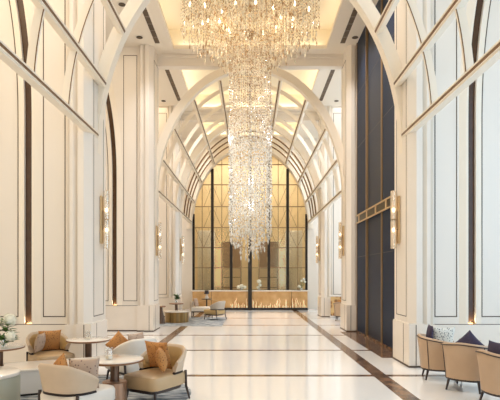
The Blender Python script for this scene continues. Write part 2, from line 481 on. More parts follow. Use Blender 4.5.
# end wall with arched opening
def end_wall():
    n = 48; vs, fs = [], []; mb = MB()
    y0, y1 = YE, YE + .25
    path = [(A, 0.0), (A, ZS)] + [ell(PI * k / n) for k in range(1, n)] + [(-A, ZS), (-A, 0.0)]
    out = []
    for (x, z) in path:
        ang = math.atan2(z - 4, x)
        if z <= ZS: out.append((math.copysign(XW, x), z))
        else:
            out.append((max(-XW, min(XW, x * 2.6)), CEIL if abs(x) < 2.77 else ZS + (CEIL - ZS) * (1 - (abs(x) - 2.77) / (A - 2.77))))
    for (x, z), (X, Z) in zip(path, out):
        vs += [(x, y0, z), (X, y0, Z), (X, y1, Z), (x, y1, z)]
    for k in range(len(path) - 1):
        b, c = 4 * k, 4 * k + 4
        for j in range(4): fs.append((b + j, b + (j + 1) % 4, c + (j + 1) % 4, c + j))
    mb.add(vs, fs)
    o = mb.build('wall_end', M['wall']); tag(o, 'far cream end wall pierced by arched glazed opening', 'wall', kind='structure')
end_wall()

# glazed bronze screen
def screen():
    r = empty('window_7', (0, YE, 0)); tag(r, 'tall arched bronze screen of gold tinted panes at the far end', 'window', kind='structure')
    y = .10
    def top(x): return ZS + B * math.sqrt(max(0, 1 - (x / A) ** 2)) if abs(x) < A else ZS
    zb = 1.0
    for x in (-3.09, -2.06, -1.03, 0, 1.03, 2.06, 3.09):
        w = .075 if abs(x) < 3 else .06
        MB().box(x - w, x + w, y - .1, y + .1, zb if abs(x) > .01 else 0, max(ZS, top(x)) - .02).build('mullion', M['black'], r)
    for x in (-2.62, -1.545, -.515, .515, 1.545, 2.62):
        MB().box(x - .018, x + .018, y - .04, y + .04, zb, top(x) - .02).build('glazing_bar', M['brassdark'], r)
    for z in (2.25, 3.35, 4.45, 5.6, 6.8, 7.9):
        h = A * math.sqrt(max(0, 1 - ((z - ZS) / B) ** 2)) if z > ZS else A
        MB().box(-h + .02, h - .02, y - .05, y + .05, z - .02, z + .02).build('transom', M['brassdark'], r)
    MB().box(-A, A, y - .12, y + .12, zb - .05, zb + .05).build('sill', M['black'], r)
    n = 40; vs, fs = [], []
    for k in range(n + 1):
        x = -A + 2 * A * k / n
        vs += [(x, y, zb), (x, y, top(x))]
    for k in range(n): fs.append((2 * k, 2 * k + 2, 2 * k + 3, 2 * k + 1))
    mb = MB(); mb.add(vs, fs); mb.build('panes', M['mirrorglass'], r)
    # slim lattice diagonals on the panes, one fretwork per bay
    for b in range(6):
        x0 = -3.09 + 1.03 * b if b else -3.0
        x1 = -3.09 + 1.03 * (b + 1); xm = (x0 + x1) / 2
        mb = MB()
        for z0, z1 in ((3.35, 4.45), (4.45, 5.6), (5.6, 6.8)):
            for q in (x0, x1):
                lim = min(top(q), top(xm)) - .1
                if z1 > lim: continue
                mb.tube([(q, y - .02, z1), (xm, y - .02, z0)], .011, 5)
                mb.tube([(q, y - .02, z0), ((q + xm) / 2, y - .02, z1)], .007, 5)
        mb.build('fretwork', M['brassdark'], r)
screen()
# room behind the screen
mb = MB()
mb.box(-4.5, 4.5, 31.2, 31.4, 0, CEIL); mb.box(-4.7, -4.5, YE + .3, 31.4, 0, CEIL); mb.box(4.5, 4.7, YE + .3, 31.4, 0, CEIL); mb.box(-4.7, 4.7, YE + .3, 31.4, CEIL, CEIL + .1)
o = mb.build('wall_beyond', mat('champagne_wall', (238, 222, 188), .5, noise=.12, scale=1.5)); tag(o, 'cream walls of the room beyond bronze screen', 'wall', kind='structure')
def cabinet(x, w, lab):
    r = empty('display_cabinet', (x, 29.4, 0)); tag(r, lab, 'cabinet', 'brown cabinets beyond the screen')
    mb = MB(); mb.box(-w, w, .3, .34, 0, 3.8); mb.box(-w, -w + .05, -.2, .3, 0, 3.8); mb.box(w - .05, w, -.2, .3, 0, 3.8); mb.box(-w, w, -.2, .3, 3.75, 3.8); mb.box(-w, w, -.2, .3, 0, .1)
    mb.build('carcass', M['wood'], r)
    for q in (-1, 1):
        d = MB().box(min(0, q * (w - .05)) + .006, max(0, q * (w - .05)) - .006, -.23, -.2, 2.3, 3.75).build('door', M['brownpanel'], r, bevel=.006)
        MB().box(q * .06 - .01, q * .06 + .01, -.26, -.23, 2.6, 2.9).build('handle', M['brass'], d)
    MB().box(-w + .05, w - .05, -.10, -.06, .1, 2.3).build('back_panel', M['cushbeige'], r)
    for z in (1.1, 1.7, 2.25): MB().box(-w + .05, w - .05, -.2, -.10, z, z + .04).build('shelf', M['wood'], r)
cabinet(-1.06, .56, 'tall cabinet with brown doors beyond screen, left of black post')
cabinet(1.06, .56, 'tall cabinet with brown doors beyond screen, right of black post')

def sheer(x, w, lab):
    mb = MB(); n = 60; vs, fs = [], []
    for k in range(n + 1):
        xx = x - w + 2 * w * k / n; yy = 28.6 + .05 * math.sin(k * 1.3)
        vs += [(xx, yy, .02), (xx, yy, 4.4)]
    for k in range(n): fs.append((2 * k, 2 * k + 2, 2 * k + 3, 2 * k + 1))
    mb.add(vs, fs); o = mb.build('sheer_curtain', M['sheer'], smooth=True)
    md = o.modifiers.new('thickness', 'SOLIDIFY'); md.thickness = .008
    tag(o, lab, 'curtain', 'pale curtains beyond the screen')
sheer(-2.5, .5, 'pale sheer curtain beyond left end of the bronze screen'); sheer(2.5, .5, 'pale sheer curtain beyond right end of the bronze screen')

# navy doors on the right of the middle bay ---------------------------------
def navy():
    r = empty('door_1', (3.45, 10.94, 0)); tag(r, 'tall navy panelled doors with brass bars between the right pillars', 'door', kind='structure')
    L = 16.2 - 10.94
    MB().box(.1, .25, 0, L, 0, CEIL).build('backing', M['navy2'], r)
    def Y(px): return 3.45 * 500 / (px - 250) - 10.94
    cuts = [(Y(357.3), Y(366)), (Y(366.9), Y(381)), (Y(382.7), 0.9), (.86, .02)]
    for i, (a, b) in enumerate(cuts):
        rec = .04 if i == 1 else 0
        MB().box(rec, .1, min(a, b), max(a, b), .05, CEIL).build('door_panel', M['navy2'] if i == 1 else M['navy'], r, bevel=.008)
    for px, w in ((366.4, .022), (381.8, .03), (357.2, .02)):
        MB().box(-.02, .06, Y(px) - w, Y(px) + w, 0, CEIL).build('brass_mullion', M['brassdark'], r, bevel=.006)
    mb = MB(); mb.box(-.06, -.02, .1, L - .15, 3.46, 3.50); mb.box(-.06, -.02, .1, L - .15, 3.70, 3.74)
    for k in range(5):
        yy = .5 + k * (L - 1.1) / 4
        mb.box(-.055, -.02, yy, yy + .10, 3.5, 3.7)
    mb.build('pull_band', M['brass'], r, bevel=.004)
    mb = MB(); mb.box(-.03, .0, .1, L - .15, 3.5, 3.7); mb.build('band_backing', M['black'], r)
    mb = MB(); mb.box(-.02, .1, 0, L, 0, .05); mb.build('threshold', M['darkmarble'], r)
    mb = MB()
    for z in (2.4, 5.9, 7.6):
        mb.box(-.003, .0, .1, L - .1, z, z + .012)
    mb.build('panel_joint', M['black'], r)
navy()
o = MB().box(2.9, 3.43, 10.99, 16.15, 0.0, .004).build('trim_1', M['darkmarble']); tag(o, 'brown marble floor strip below the navy doors', 'trim', kind='structure')

# ------------------------------------------------------------------ ceiling fittings
def vent():
    r = empty('air_vent'); tag(r, 'x', 'vent', 'linear ceiling vents')
    L = 3.7; w = .13
    mb = MB(); mb.box(-w, -w + .05, 0, L, -.012, 0); mb.box(w - .05, w, 0, L, -.012, 0); mb.box(-w, w, -.15, 0, -.012, 0); mb.box(-w, w, L, L + .25, -.012, 0)
    mb.build('vent_frame', M['ceiling'], r)
    mb = MB()
    for k in range(9): mb.box(-.075, .075, .02 + k * L / 9, .02 + k * L / 9 + L / 9 - .02, -.006, 0)
    mb.build('vent_slots', M['ventslot'], r)
    return r
v0 = vent(); first = True
for (x, y, lab) in ((-2.98, 12.4, 'linear air vent in ceiling above left middle bay'), (2.98, 12.4, 'linear air vent in ceiling above navy doors'),
                    (-3.02, 17.7, 'linear air vent beyond second arch on left'), (3.02, 17.7, 'linear air vent beyond second arch on right')):
    v = v0 if first else copy_tree(v0); first = False
    v.location = (x, y, CEIL); v['label'] = lab
def downlight():
    r = empty('downlight'); tag(r, 'x', 'downlight', 'recessed ceiling downlights')
    MB().lathe([(.05, 0), (.09, -.004), (.10, -.014), (.085, -.018), (.05, -.006)], 24, closed=False).build('trim_ring', M['groove'], r, smooth=True)
    MB().cyl(.05, -.008, -.004, 20).build('lens', M['ventslot'], r)
    return r
d0 = downlight(); first = True
for (x, y, lab) in ((-3.47, 15.7, 'small recessed downlight in ceiling near left middle pillar'), (-3.53, 13.8, 'small recessed downlight in ceiling further above left middle bay'),
                    (3.3, 15.7, 'small recessed downlight in ceiling close to navy doors far end'), (3.3, 13.8, 'small recessed downlight in ceiling above navy doors middle'),
                    (-3.7, 21.4, 'small recessed downlight beyond second arch on left'), (3.7, 21.4, 'small recessed downlight beyond second arch on right')):
    v = d0 if first else copy_tree(d0); first = False
    v.location = (x, y, CEIL); v['label'] = lab

# ------------------------------------------------------------------ sconces
def sconce():
    r = empty('wall_sconce'); tag(r, 'x', 'wall lamp', 'brass and glass wall sconces')
    # local: +x points away from the wall
    MB().box(0, .04, -.09, .09, -.5, .5).build('back_plate', M['brass'], r, bevel=.008)
    mb = MB(); mb.box(.0, .085, -.075, .075, -.2, .2); mb.build('bracket', M['brassdark'], r, bevel=.01)
    for z0, z1 in ((.015, .60), (-.60, -.015)):
        MB().lathe([(.055, z0), (.06, z0), (.06, z1), (.055, z1)], 20, .13, -.045, closed=True).build('glass_tube', M['tube'], r, smooth=True)
        MB().lathe([(0, z0), (.04, z0), (.04, z1 * 1.04 if z1 > 0.1 else z1), (0, z1 * 1.04 if z1 > 0.1 else z1)], 16, .125, .05).build('brass_tube', M['brass'], r, smooth=True)
    for z in (.21, -.21):
        MB().sphere((.13, -.045, z), .03, 12, 8, 1.5).build('bulb', M['bulb'], r, smooth=True)
    return r
s0 = sconce(); first = True
for y, on in ((10.55, 'nearest'), (16.75, 'middle'), (22.5, 'farthest')):
    for s, side in ((-1, 'left'), (1, 'right')):
        v = s0 if first else copy_tree(s0); first = False
        v.location = (s * 3.145, y, 2.98); v.rotation_euler = (0, 0, 0 if s < 0 else PI)
        if s > 0:
            v.scale = (1, -1, 1)
        v['label'] = 'brass and glass tube wall sconce on the %s %s pillar' % (on, side)

# ------------------------------------------------------------------ chandelier
CY = 13.6
def chandelier():
    r = empty('chandelier', (0, CY, 0)); tag(r, 'huge tiered crystal chandelier with long cascading column hanging over the hall', 'chandelier')
    MB().lathe([(0, 9.9), (.5, 9.9), (.5, 10.05), (0, 10.05)], 40).build('ceiling_canopy', M['brass'], r, smooth=True)
    MB().cyl(.03, 8.4, 9.95, 12).build('suspension_rod', M['brassdark'], r, smooth=True)
    MB().lathe([(0, 8.22), (.05, 8.22), (.12, 8.3), (.16, 8.36), (.12, 8.42), (.05, 8.5), (0, 8.5)], 24).build('hub', M['brassdark'], r, smooth=True)
    def torus(R, z, rr):
        return MB().lathe([(R + rr * math.cos(a), z + rr * math.sin(a)) for a in [2 * PI * k / 8 for k in range(8)]], 72, closed=True)
    for R, z in ((1.8, 9.65), (1.3, 9.62)):
        torus(R, z, .012).build('ring', M['brass'], r, smooth=True)
    for z in (7.0, 6.2):
        torus(.575, z, .008).build('column_ring', M['brass'], r, smooth=True)
    rnd = random.Random(3)
    # drum strands
    mb = MB()
    for R, n, zb in ((1.8, 110, 8.32), (1.6, 80, 8.25), (1.4, 66, 8.2), (1.22, 60, 8.15), (1.08, 56, 8.05), (.92, 50, 7.85), (.78, 44, 7.68), (.65, 40, 7.52)):
        for k in range(n):
            a = 2 * PI * (k + rnd.random() * .4) / n
            rr = R + rnd.uniform(-.07, .07)
            x, y = rr * math.cos(a), rr * math.sin(a)
            z = 9.65 + rnd.uniform(-.1, .2); end = zb + rnd.uniform(-.1, .28)
            while z > end:
                mb.bead(x, y, z, .015, .028); z -= rnd.uniform(.075, .11)
            mb.bead(x, y, end - .06, .024, .085)
    o = mb.build('drum_crystals', M['crystalwarm'], r); o['kind'] = 'stuff'
    # upper column
    mb = MB()
    for R, n in ((.56, 60), (.44, 30)):
        for k in range(n):
            a = 2 * PI * (k + rnd.random() * .3) / n; z = 8.3 - rnd.random() * .05
            x, y = R * math.cos(a), R * math.sin(a)
            while z > 5.6:
                mb.bead(x, y, z, .017, .03); z -= .072
    o = mb.build('upper_column_crystals', M['crystalwarm'], r); o['kind'] = 'stuff'
    mb = MB()
    for R, n, zt, zb in ((.57, 58, 6.7, 2.95), (.49, 48, 6.4, 2.75), (.4, 32, 6.0, 2.55), (.25, 20, 5.6, 2.35), (.1, 9, 5.0, 2.25)):
        for k in range(n):
            a = 2 * PI * (k + rnd.random() * .8) / n; rr = R + rnd.uniform(-.04, .04)
            x, y = rr * math.cos(a), rr * math.sin(a)
            z = zt - rnd.random() * 1.2; end = zb + rnd.random() ** 2 * 1.0
            while z > end:
                b = rnd.uniform(.012, .025)
                mb.bead(x + rnd.uniform(-.01, .01), y + rnd.uniform(-.01, .01), z, b, b * 1.5); z -= rnd.uniform(.065, .105)
            mb.bead(x, y, end - .06, .024, .075)
    o = mb.build('cascade_crystals', M['crystal'], r); o['kind'] = 'stuff'
    # curling arms with candle bulbs
    for k in range(30):
        a = 2 * PI * k / 30 + .07
        R = (1.62, 1.25, .85)[k % 3]; zz = (8.95, 8.8, 8.62)[k % 3]
        pts = []
        for q in range(9):
            t = q / 8
            rad = .14 + (R - .14) * t
            z = 8.36 + (zz - 8.36) * t - .22 * math.sin(PI * t)
            pts.append((rad * math.cos(a), rad * math.sin(a), z))
        arm = MB().tube(pts, .007, 6).build('arm', M['brass'], r, smooth=True)
        x, y = pts[-1][0], pts[-1][1]
        MB().cyl(.016, zz, zz + .1, 10, x, y).build('candle', M['candle'], arm, smooth=True)
        MB().lathe([(0, zz + .1), (.03, zz + .13), (.034, zz + .16), (.018, zz + .22), (0, zz + .26)], 10, x, y).build('bulb', M['bulb'], arm, smooth=True)
chandelier()

# ------------------------------------------------------------------ seating
def shell_mb(ang, rx, ry, zb, top_fn, th, flare=.03, n=40, p=2.6, inset=0.0):
    """tub back: wraps +-ang around the local -y side"""
    mb = MB(); vs, fs = [], []
    def pl(a, k):
        c, s_ = math.sin(a), -math.cos(a)
        d = (abs(c / (rx + k)) ** p + abs(s_ / (ry + k)) ** p) ** (-1 / p)
        return c * d, s_ * d
    for i in range(n + 1):
        a = -ang + 2 * ang * i / n
        zt = top_fn(a); h = zt - zb
        prof = [(0 + inset, zb), (flare * .5 + inset, zb + h * .5), (flare, zt - .035), (flare - th * .2, zt - .01), (flare - th * .5, zt), (flare - th * .8, zt - .01), (flare - th, zt - .035), (-th + inset, zb + h * .4), (-th + inset, zb)]
        for k, z in prof:
            x, y = pl(a, k); vs.append((x, y, z))
    m = 9
    for i in range(n):
        for j in range(m):
            j2 = (j + 1) % m
            fs.append((i * m + j, i * m + j2, (i + 1) * m + j2, (i + 1) * m + j))
    fs += [tuple(range(m)), tuple(n * m + j for j in range(m))]
    return mb.add(vs, fs)

def pad_mb(rx, ry, z0, z1, p=3.2, n=40, r=.04, sag=0):
    mb = MB(); vs, fs = [], []
    prof = [(-r, z0), (-r * .3, z0 + r * .3), (0, z0 + r), (0, z1 - r), (-r * .3, z1 - r * .3), (-r, z1), (-min(rx, ry) * .5, z1 + .012)]
    for k, z in prof:
        for i in range(n):
            a = 2 * PI * i / n
            c, s_ = math.cos(a), math.sin(a)
            d = (abs(c / (rx + k)) ** p + abs(s_ / (ry + k)) ** p) ** (-1 / p)
            vs.append((c * d, s_ * d, z))
    m = len(prof)
    for j in range(m - 1):
        for i in range(n):
            i2 = (i + 1) % n
            fs.append((j * n + i, j * n + i2, (j + 1) * n + i2, (j + 1) * n + i))
    fs += [tuple(range(n))]
    vs.append((0, 0, z1 + .016)); c = len(vs) - 1
    for i in range(n): fs.append(((m - 1) * n + i, (m - 1) * n + (i + 1) % n, c))
    return mb.add(vs, fs)

def face_rot(fx, fy): return math.atan2(-fx, fy)

def lounge(loc, facing, lab, inner='leathergold', seat='leatherwhite'):
    r = empty('tub_chair', loc, face_rot(*facing)); tag(r, lab, 'chair', 'low tub chairs of left lounge')
    ang = math.radians(92)
    def top(a): 
        q = abs(a) / ang
        return .78 - .02 * q - .17 * max(0, (q - .35) / .65) ** 1.3
    sh = shell_mb(ang, .335, .335, .44, top, .055, .05).build('backrest', M['leather'], r, smooth=True)
    def t2(a): return top(a) - .035
    # inner upholstery
    shell_mb(ang * .97, .28, .28, .445, t2, .02, .045).build('backrest_lining', M[inner], r, smooth=True)
    pd = pad_mb(.32, .36, .225, .42, p=8)
    pd.v = [(x, y + .06, z) for x, y, z in pd.v]
    pd.build('seat', M[seat], r, smooth=True)
    def band(a): return .445
    shell_mb(ang * 1.02, .335, .335, .41, band, .05, .0).build('back_band', M['legdark'], r, smooth=True)
    mb = MB(); pad = pad_mb(.29, .33, .185, .235, p=5, r=.01); pad.v = [(x, y + .06, z) for x, y, z in pad.v]; pad.build('base_frame', M['legdark'], r, smooth=True)
    for sx, sy in ((-1, -1), (1, -1), (-1, 1), (1, 1)):
        if sy < 0:
            MB().tube([(sx * .31, -.25, .43), (sx * .305, -.27, .2), (sx * .33, -.32, .006)], [.02, .02, .014], 10).build('leg', M['legdark'], r, smooth=True)
        else:
            MB().tube([(sx * .25, .34, .2), (sx * .27, .37, .004)], [.02, .014], 10).build('leg', M['legdark'], r, smooth=True)
    return r

def cushion(loc, rot, size, m, lab, grp='scatter cushions', th=.075):
    n = 14; vs, fs = [], []
    mb = MB()
    for sgn in (1, -1):
        for i in range(n + 1):
            for j in range(n + 1):
                u, v = -1 + 2 * i / n, -1 + 2 * j / n
                h = ((1 - abs(u) ** 2.2) * (1 - abs(v) ** 2.2)) ** .55
                k = 1 - .07 * (1 - u * u) * abs(v) ** 3 ; k2 = 1 - .07 * (1 - v * v) * abs(u) ** 3
                vs.append((u * size * .5 * k2, v * size * .5 * k, sgn * h * th))
    N = (n + 1) ** 2
    for sgn in (0, 1):
        for i in range(n):
            for j in range(n):
                a = sgn * N + i * (n + 1) + j
                fs.append((a, a + 1, a + n + 2, a + n + 1))
    mb.add(vs, fs)
    o = mb.build('cushion', m, smooth=True)
    import bmesh
    bm = bmesh.new(); bm.from_mesh(o.data); bmesh.ops.remove_doubles(bm, verts=bm.verts, dist=1e-5); bmesh.ops.recalc_face_normals(bm, faces=bm.faces); bm.to_mesh(o.data); bm.free()
    o.data.polygons.foreach_set('use_smooth', [True] * len(o.data.polygons))
    o.location = loc; o.rotation_euler = rot
    tag(o, lab, 'cushion', grp)
    return o

def cush_on(chair, lx, ly, z, yaw, lean, size, m, lab, roll=0.0, th=.075):
    """cushion standing on a chair seat at local (lx, ly), its face turned to local direction yaw (0 = chair front)"""
    c = Matrix.Translation(chair.location) @ chair.rotation_euler.to_matrix().to_4x4()
    L = c @ Matrix.Translation((lx, ly, z)) @ Matrix.Rotation(yaw, 4, 'Z') @ Matrix.Rotation(PI / 2 - lean, 4, 'X').to_4x4() @ Matrix.Rotation(roll, 4, 'Z')
    o = cushion((0, 0, 0), (0, 0, 0), size, m, lab, th=th)
    o.matrix_world = L
    return o

RZ = .005
# left lounge chairs
c1 = lounge((-2.13, 6.08, RZ), (.46, .89), 'beige tub chair in left foreground turned away from viewer')
c2 = lounge((-1.33, 7.2, RZ), (-.50, -.86), 'tub chair with orange dotted cushions right of the marble table', seat='seattan')
c3 = lounge((-3.60, 9.0, RZ), (.66, -.75), 'tub chair against left pillar behind white low table', seat='seattan')
c4 = lounge((-1.98, 8.42, RZ), (-.72, .69), 'pale tub chair seen from behind beyond the marble table', inner='leather')
cush_on(c1, 0.14, 0.01, 0.62, .7, .25, 0.36, M['taupe'], 'taupe flecked cushion inside foreground beige tub chair')
cush_on(c1, -0.15, -0.1, 0.65, -.3, .25, 0.313, M['orange'], 'small orange cushion peeking over foreground beige tub chair', roll=.78)
cush_on(c2, 0.03, -0.05, 0.65, .0, .28, 0.423, M['orange'], 'large orange dotted cushion in chair beside marble table')
cush_on(c2, -0.19, 0.14, 0.63, -.9, .25, 0.323, M['orange'], 'narrow turned orange cushion at right arm of chair beside marble table')
cush_on(c3, -0.03, -0.12, 0.62, -.1, .28, 0.4, M['orange'], 'orange dotted cushion in chair against left pillar')
cush_on(c3, 0.2, 0.07, 0.62, .95, .2, 0.34, M['taupe'], 'taupe cushion in chair against left pillar')
cush_on(c4, 0.04, -0.08, 0.64, .3, .2, 0.4, M['taupe'], 'grey taupe cushion in pale chair beyond marble table')
cush_on(c4, -0.21, 0.08, 0.66, -.4, .2, 0.323, M['orange'], 'orange cushion tip in pale chair beyond marble table', roll=.78)

def round_table(loc, rad, h, lab, topm, kind=0):
    r = empty('pedestal_table', loc); tag(r, lab, 'table', 'round pedestal tables of left lounge')
    MB().lathe([(0, h - .012), (rad - .008, h - .012), (rad - .008, h - .002), (rad - .014, h), (0, h)], 64).build('table_top', topm, r, smooth=True)
    MB().lathe([(0, h - .045), (rad - .05, h - .045), (rad, h - .03), (rad, h - .01), (rad - .008, h - .01), (0, h - .012)], 64).build('wood_rim', M['tablewood'], r, smooth=True)
    b = .37 if kind == 0 else .22
    MB().cyl(.06, b - .01, h - .04, 32).build('column', M['tablecolumn'], r, smooth=True)
    R = .165
    MB().lathe([(0, 0), (R - .006, 0), (R, .006), (R, b - .012), (R - .012, b), (0, b)], 48).build('base', M['tablebase'], r, smooth=True)
    return r
t1 = round_table((-1.84, 6.80, RZ), .39, .67, 'round marble topped table with stepped bronze base in left foreground', M['tabletop'])
t2 = round_table((-2.94, 9.1, RZ), .39, .65, 'round wood rimmed table close to left pillar', M['tabletop'], 1)
t3 = round_table((-4.10, 8.17, 0), .39, .65, 'round table under white flowers at left edge', M['tabletop'], 1)

def tumbler(loc, lab, h=.16, R=.062):
    r = empty('glass_tumbler', loc); tag(r, lab, 'glass', 'candle glasses')
    MB().lathe([(0, .002), (R * .9, .002), (R, h), (R - .004, h), (R * .9 - .006, .012), (0, .012)], 28).build('glass_cup', M['glass'], r, smooth=True)
    MB().lathe([(0, .013), (R * .72, .013), (R * .72, .05), (0, .052)], 20).build('candle', M['candle'], r, smooth=True)
    MB().tube([(0, 0, .05), (.002, 0, .065)], .002, 6).build('wick', M['black'], r)
tumbler((-1.90, 6.74, .67 + RZ), 'glass tumbler with candle on foreground marble table')
tumbler((-2.9, 8.97, .655), 'glass tumbler on table close to left pillar', .15, .055)

# white low table
def low_table():
    r = empty('coffee_table', (-3.17, 7.96, RZ), math.radians(25)); tag(r, 'long low white stone coffee table behind foreground chair', 'coffee table')
    MB().box(-.66, .66, -.38, .38, .03, .37).build('body', M['whitestone'], r, bevel=.012)
    MB().box(-.68, .68, -.40, .40, .37, .40).build('table_top', M['tabletop'], r, bevel=.006)
    MB().box(-.62, .62, -.34, .34, 0, .03).build('base', M['black'], r)
low_table()
r = empty('drum_stool', (-3.45, 6.55, RZ)); tag(r, 'sage grey drum stool with cream top at lower left edge', 'stool')
MB().lathe([(0, 0), (.38, 0), (.40, .02), (.405, .47), (.39, .49), (0, .49)], 56).build('drum', M['sage'], r, smooth=True)
MB().lathe([(0, .49), (.40, .49), (.405, .5), (.40, .53), (.38, .545), (0, .545)], 56).build('stool_top', M['tabletop'], r, smooth=True)

def bouquet(loc, lab, heads, sc_=1.0, leafn=26, vase=True, vr=.06, vh=.13):
    r = empty('flower_bouquet', loc); tag(r, lab, 'flowers')
    rnd = random.Random(hash(lab) % 1000 if False else len(lab))
    if vase:
        MB().lathe([(0, .002), (vr * .8, .002), (vr, vh * .5), (vr * .85, vh), (vr * .8, vh), (vr * .92, vh * .5), (vr * .7, .012), (0, .012)], 24).build('vase', M['glass'], r, smooth=True)
    for (x, y, z, R) in heads:
        MB().tube([(0, 0, .02), (x * .3, y * .3, z * .4), (x, y, z)], .005 * sc_, 6).build('stem', M['leaf'], r)
        mb = MB()
        for k in range(90):
            a, b = rnd.uniform(0, 2 * PI), math.acos(rnd.uniform(-.7, 1))
            d = Vector((math.sin(b) * math.cos(a), math.sin(b) * math.sin(a), math.cos(b)))
            p = Vector((x, y, z)) + d * R * rnd.uniform(.8, 1.02)
            t1_ = d.orthogonal().normalized(); t2_ = d.cross(t1_); q = R * .26
            vs = [p]; 
            for j in range(8):
                rr = q * (1.0 if j % 2 == 0 else .55); an = j * PI / 4 + a
                vs.append(p + (t1_ * math.cos(an) + t2_ * math.sin(an)) * rr + d * q * .18)
            mb.add(vs, [(0, 1 + j, 1 + (j + 1) % 8) for j in range(8)])
        mb.sphere((x, y, z), R * .82, 12, 8)
        mb.build('blossom', M['white_petal'], r)
    mb = MB()
    for k in range(leafn):
        h = rnd.choice(heads); a = rnd.uniform(0, 2 * PI); 
        p = Vector((h[0] * .6, h[1] * .6, h[2] * rnd.uniform(.45, .95)))
        d = Vector((math.cos(a), math.sin(a), rnd.uniform(-.1, .6))).normalized(); s_ = d.cross(Vector((0, 0, 1))).normalized(); L = rnd.uniform(.09, .15) * sc_
        w = L * .28
        mb.add([p, p + d * L * .5 + s_ * w + Vector((0, 0, .01)), p + d * L, p + d * L * .5 - s_ * w + Vector((0, 0, .01)), p + d * L * .5], [(0, 1, 4), (1, 2, 4), (2, 3, 4), (3, 0, 4)])
    mb.build('foliage', M['leaf'], r)
    return r
bouquet((-3.97, 8.05, .65), 'white hydrangeas in glass vase on table at left edge', [(.1, 0, .44, .105), (.15, -.08, .19, .09), (-.13, 0, .42, .1), (-.16, -.05, .2, .09)], 1.5, 64)

# rugs
o = MB().lathe([(0, 0), (1.5, 0), (1.503, .002), (1.495, .004), (0, .004)], 96, -2.4, 7.55).build('rug', M['rug']); tag(o, 'round blue grey patterned rug below foreground lounge chairs', 'rug', 'lounge rugs')
o = MB().box(-3.5, -1.0, 17.9, 21.9, 0, .004).build('rug', M['rug']); tag(o, 'blue grey rug under far lounge beyond second arch', 'rug', 'lounge rugs')

# ------------------------------------------------------------------ right hand tub chairs
def rchair(loc, facing, lab):
    r = empty('armchair', loc, face_rot(*facing)); tag(r, lab, 'chair', 'tan tub armchairs on the right')
    ang = math.radians(128)
    def top(a):
        q = abs(a) / ang
        return .775 - .13 * q ** 1.4
    shell_mb(ang, .33, .36, .2, top, .075, .045, inset=-.01).build('tub_shell', M['leathertan'], r, smooth=True)
    def pip(a): return top(a) + .008
    # dark piping along the outer top edge
    pts = []
    for i in range(41):
        a = -ang + 2 * ang * i / 40
        k = .05; c, s_ = math.sin(a), -math.cos(a); p = 2.6
        d = (abs(c / (.33 + k)) ** p + abs(s_ / (.36 + k)) ** p) ** (-1 / p)
        pts.append((c * d, s_ * d, top(a) - .032))
    MB().tube(pts, .009, 6).build('piping', M['legdark'], r, smooth=True)
    for sg in (-1, 1):
        pts = []
        for i in range(9):
            z = .2 + (top(sg * .84) - .035 - .2) * i / 8; k = -.006 + .05 * (i / 8); a = sg * .84
            c, s_ = math.sin(a), -math.cos(a); p = 2.6
            d = (abs(c / (.33 + k)) ** p + abs(s_ / (.36 + k)) ** p) ** (-1 / p)
            pts.append((c * d, s_ * d, z))
        MB().tube(pts, .006, 6).build('seam', M['legdark'], r, smooth=True)
    pad_mb(.27, .30, .26, .44).build('seat', M['cushbeige'], r, smooth=True)
    pad_mb(.32, .35, .17, .215, p=2.6, r=.008).build('base_frame', M['legdark'], r, smooth=True)
    for sx in (-1, 1):
        for sy in (-1, 1):
            MB().tube([(sx * .22, sy * .25, .18), (sx * .25, sy * .29, .004)], [.022, .014], 10).build('leg', M['legdark'], r, smooth=True)
    return r
r1 = rchair((3.37, 8.80, 0), (.97, -.22), 'tan tub armchair farthest of right group beside pillar')
r2 = rchair((3.48, 7.98, 0), (.62, .78), 'tan tub armchair in the middle of right group, seen from behind')
r3 = rchair((3.61, 6.95, 0), (.90, .10), 'tan tub armchair cut by right edge of frame')
cush_on(r1, -0.13, 0.04, 0.69, -1.25, .25, 0.42, M['cushbw'], 'white cushion with black flecks in farthest tan armchair')
cush_on(r1, 0.0, -0.2, 0.74, .05, .1, 0.4, M['cushnavy'], 'navy cushion seen edge on in farthest tan armchair', th=0.049)
cush_on(r2, 0.04, -0.1, 0.7, .1, .25, 0.36, M['cushnavy'], 'navy cushion on its point in middle tan armchair', roll=.78)
cush_on(r2, 0.0, 0.08, 0.62, .1, .3, 0.34, M['cushbeige'], 'plain beige cushion in middle tan armchair')
cush_on(r3, -0.1, 0.05, 0.69, -1.2, .25, 0.44, M['cushbw'], 'black flecked white cushion in armchair cut by right edge')
cush_on(r3, 0.0, -0.2, 0.7, .05, .1, 0.38, M['cushnavy'], 'dark narrow cushion in armchair cut by right edge', th=0.060)

# ------------------------------------------------------------------ far lounge (left, beyond the second arch)
G = .005
r = empty('drum_table', (-2.85, 19.5, G)); tag(r, 'wide gold striped drum table in far left lounge', 'table')
MB().lathe([(0, 0), (.46, 0), (.46, .40), (0, .40)], 64).build('drum', M['stripes'], r, smooth=True)
MB().lathe([(0, .40), (.48, .40), (.48, .43), (0, .43)], 64).build('table_top', M['tabletop'], r, smooth=True)
r = empty('side_table', (-3.36, 18.9, G)); tag(r, 'small bronze side table with conical foot beside gold drum', 'table')
MB().lathe([(0, 0), (.17, 0), (.165, .03), (.06, .5), (.055, .62), (0, .62)], 32).build('conical_base', M['tablecolumn'], r, smooth=True)
MB().lathe([(0, .62), (.17, .62), (.175, .64), (.17, .66), (0, .66)], 32).build('table_top', M['tablewood'], r, smooth=True)
MB().lathe([(0, 0), (.03, 0), (.035, .06), (0, .06)], 16).build('tea_light', M['candle']).location = (-3.36, 18.9, .665)
tag(bpy.data.objects['tea_light'], 'tiny candle on small bronze side table', 'candle')
t = round_table((-3.02, 20.5, G), .30, .68, 'slim round wooden table holding green plant in far lounge', M['tablewood'], 1)
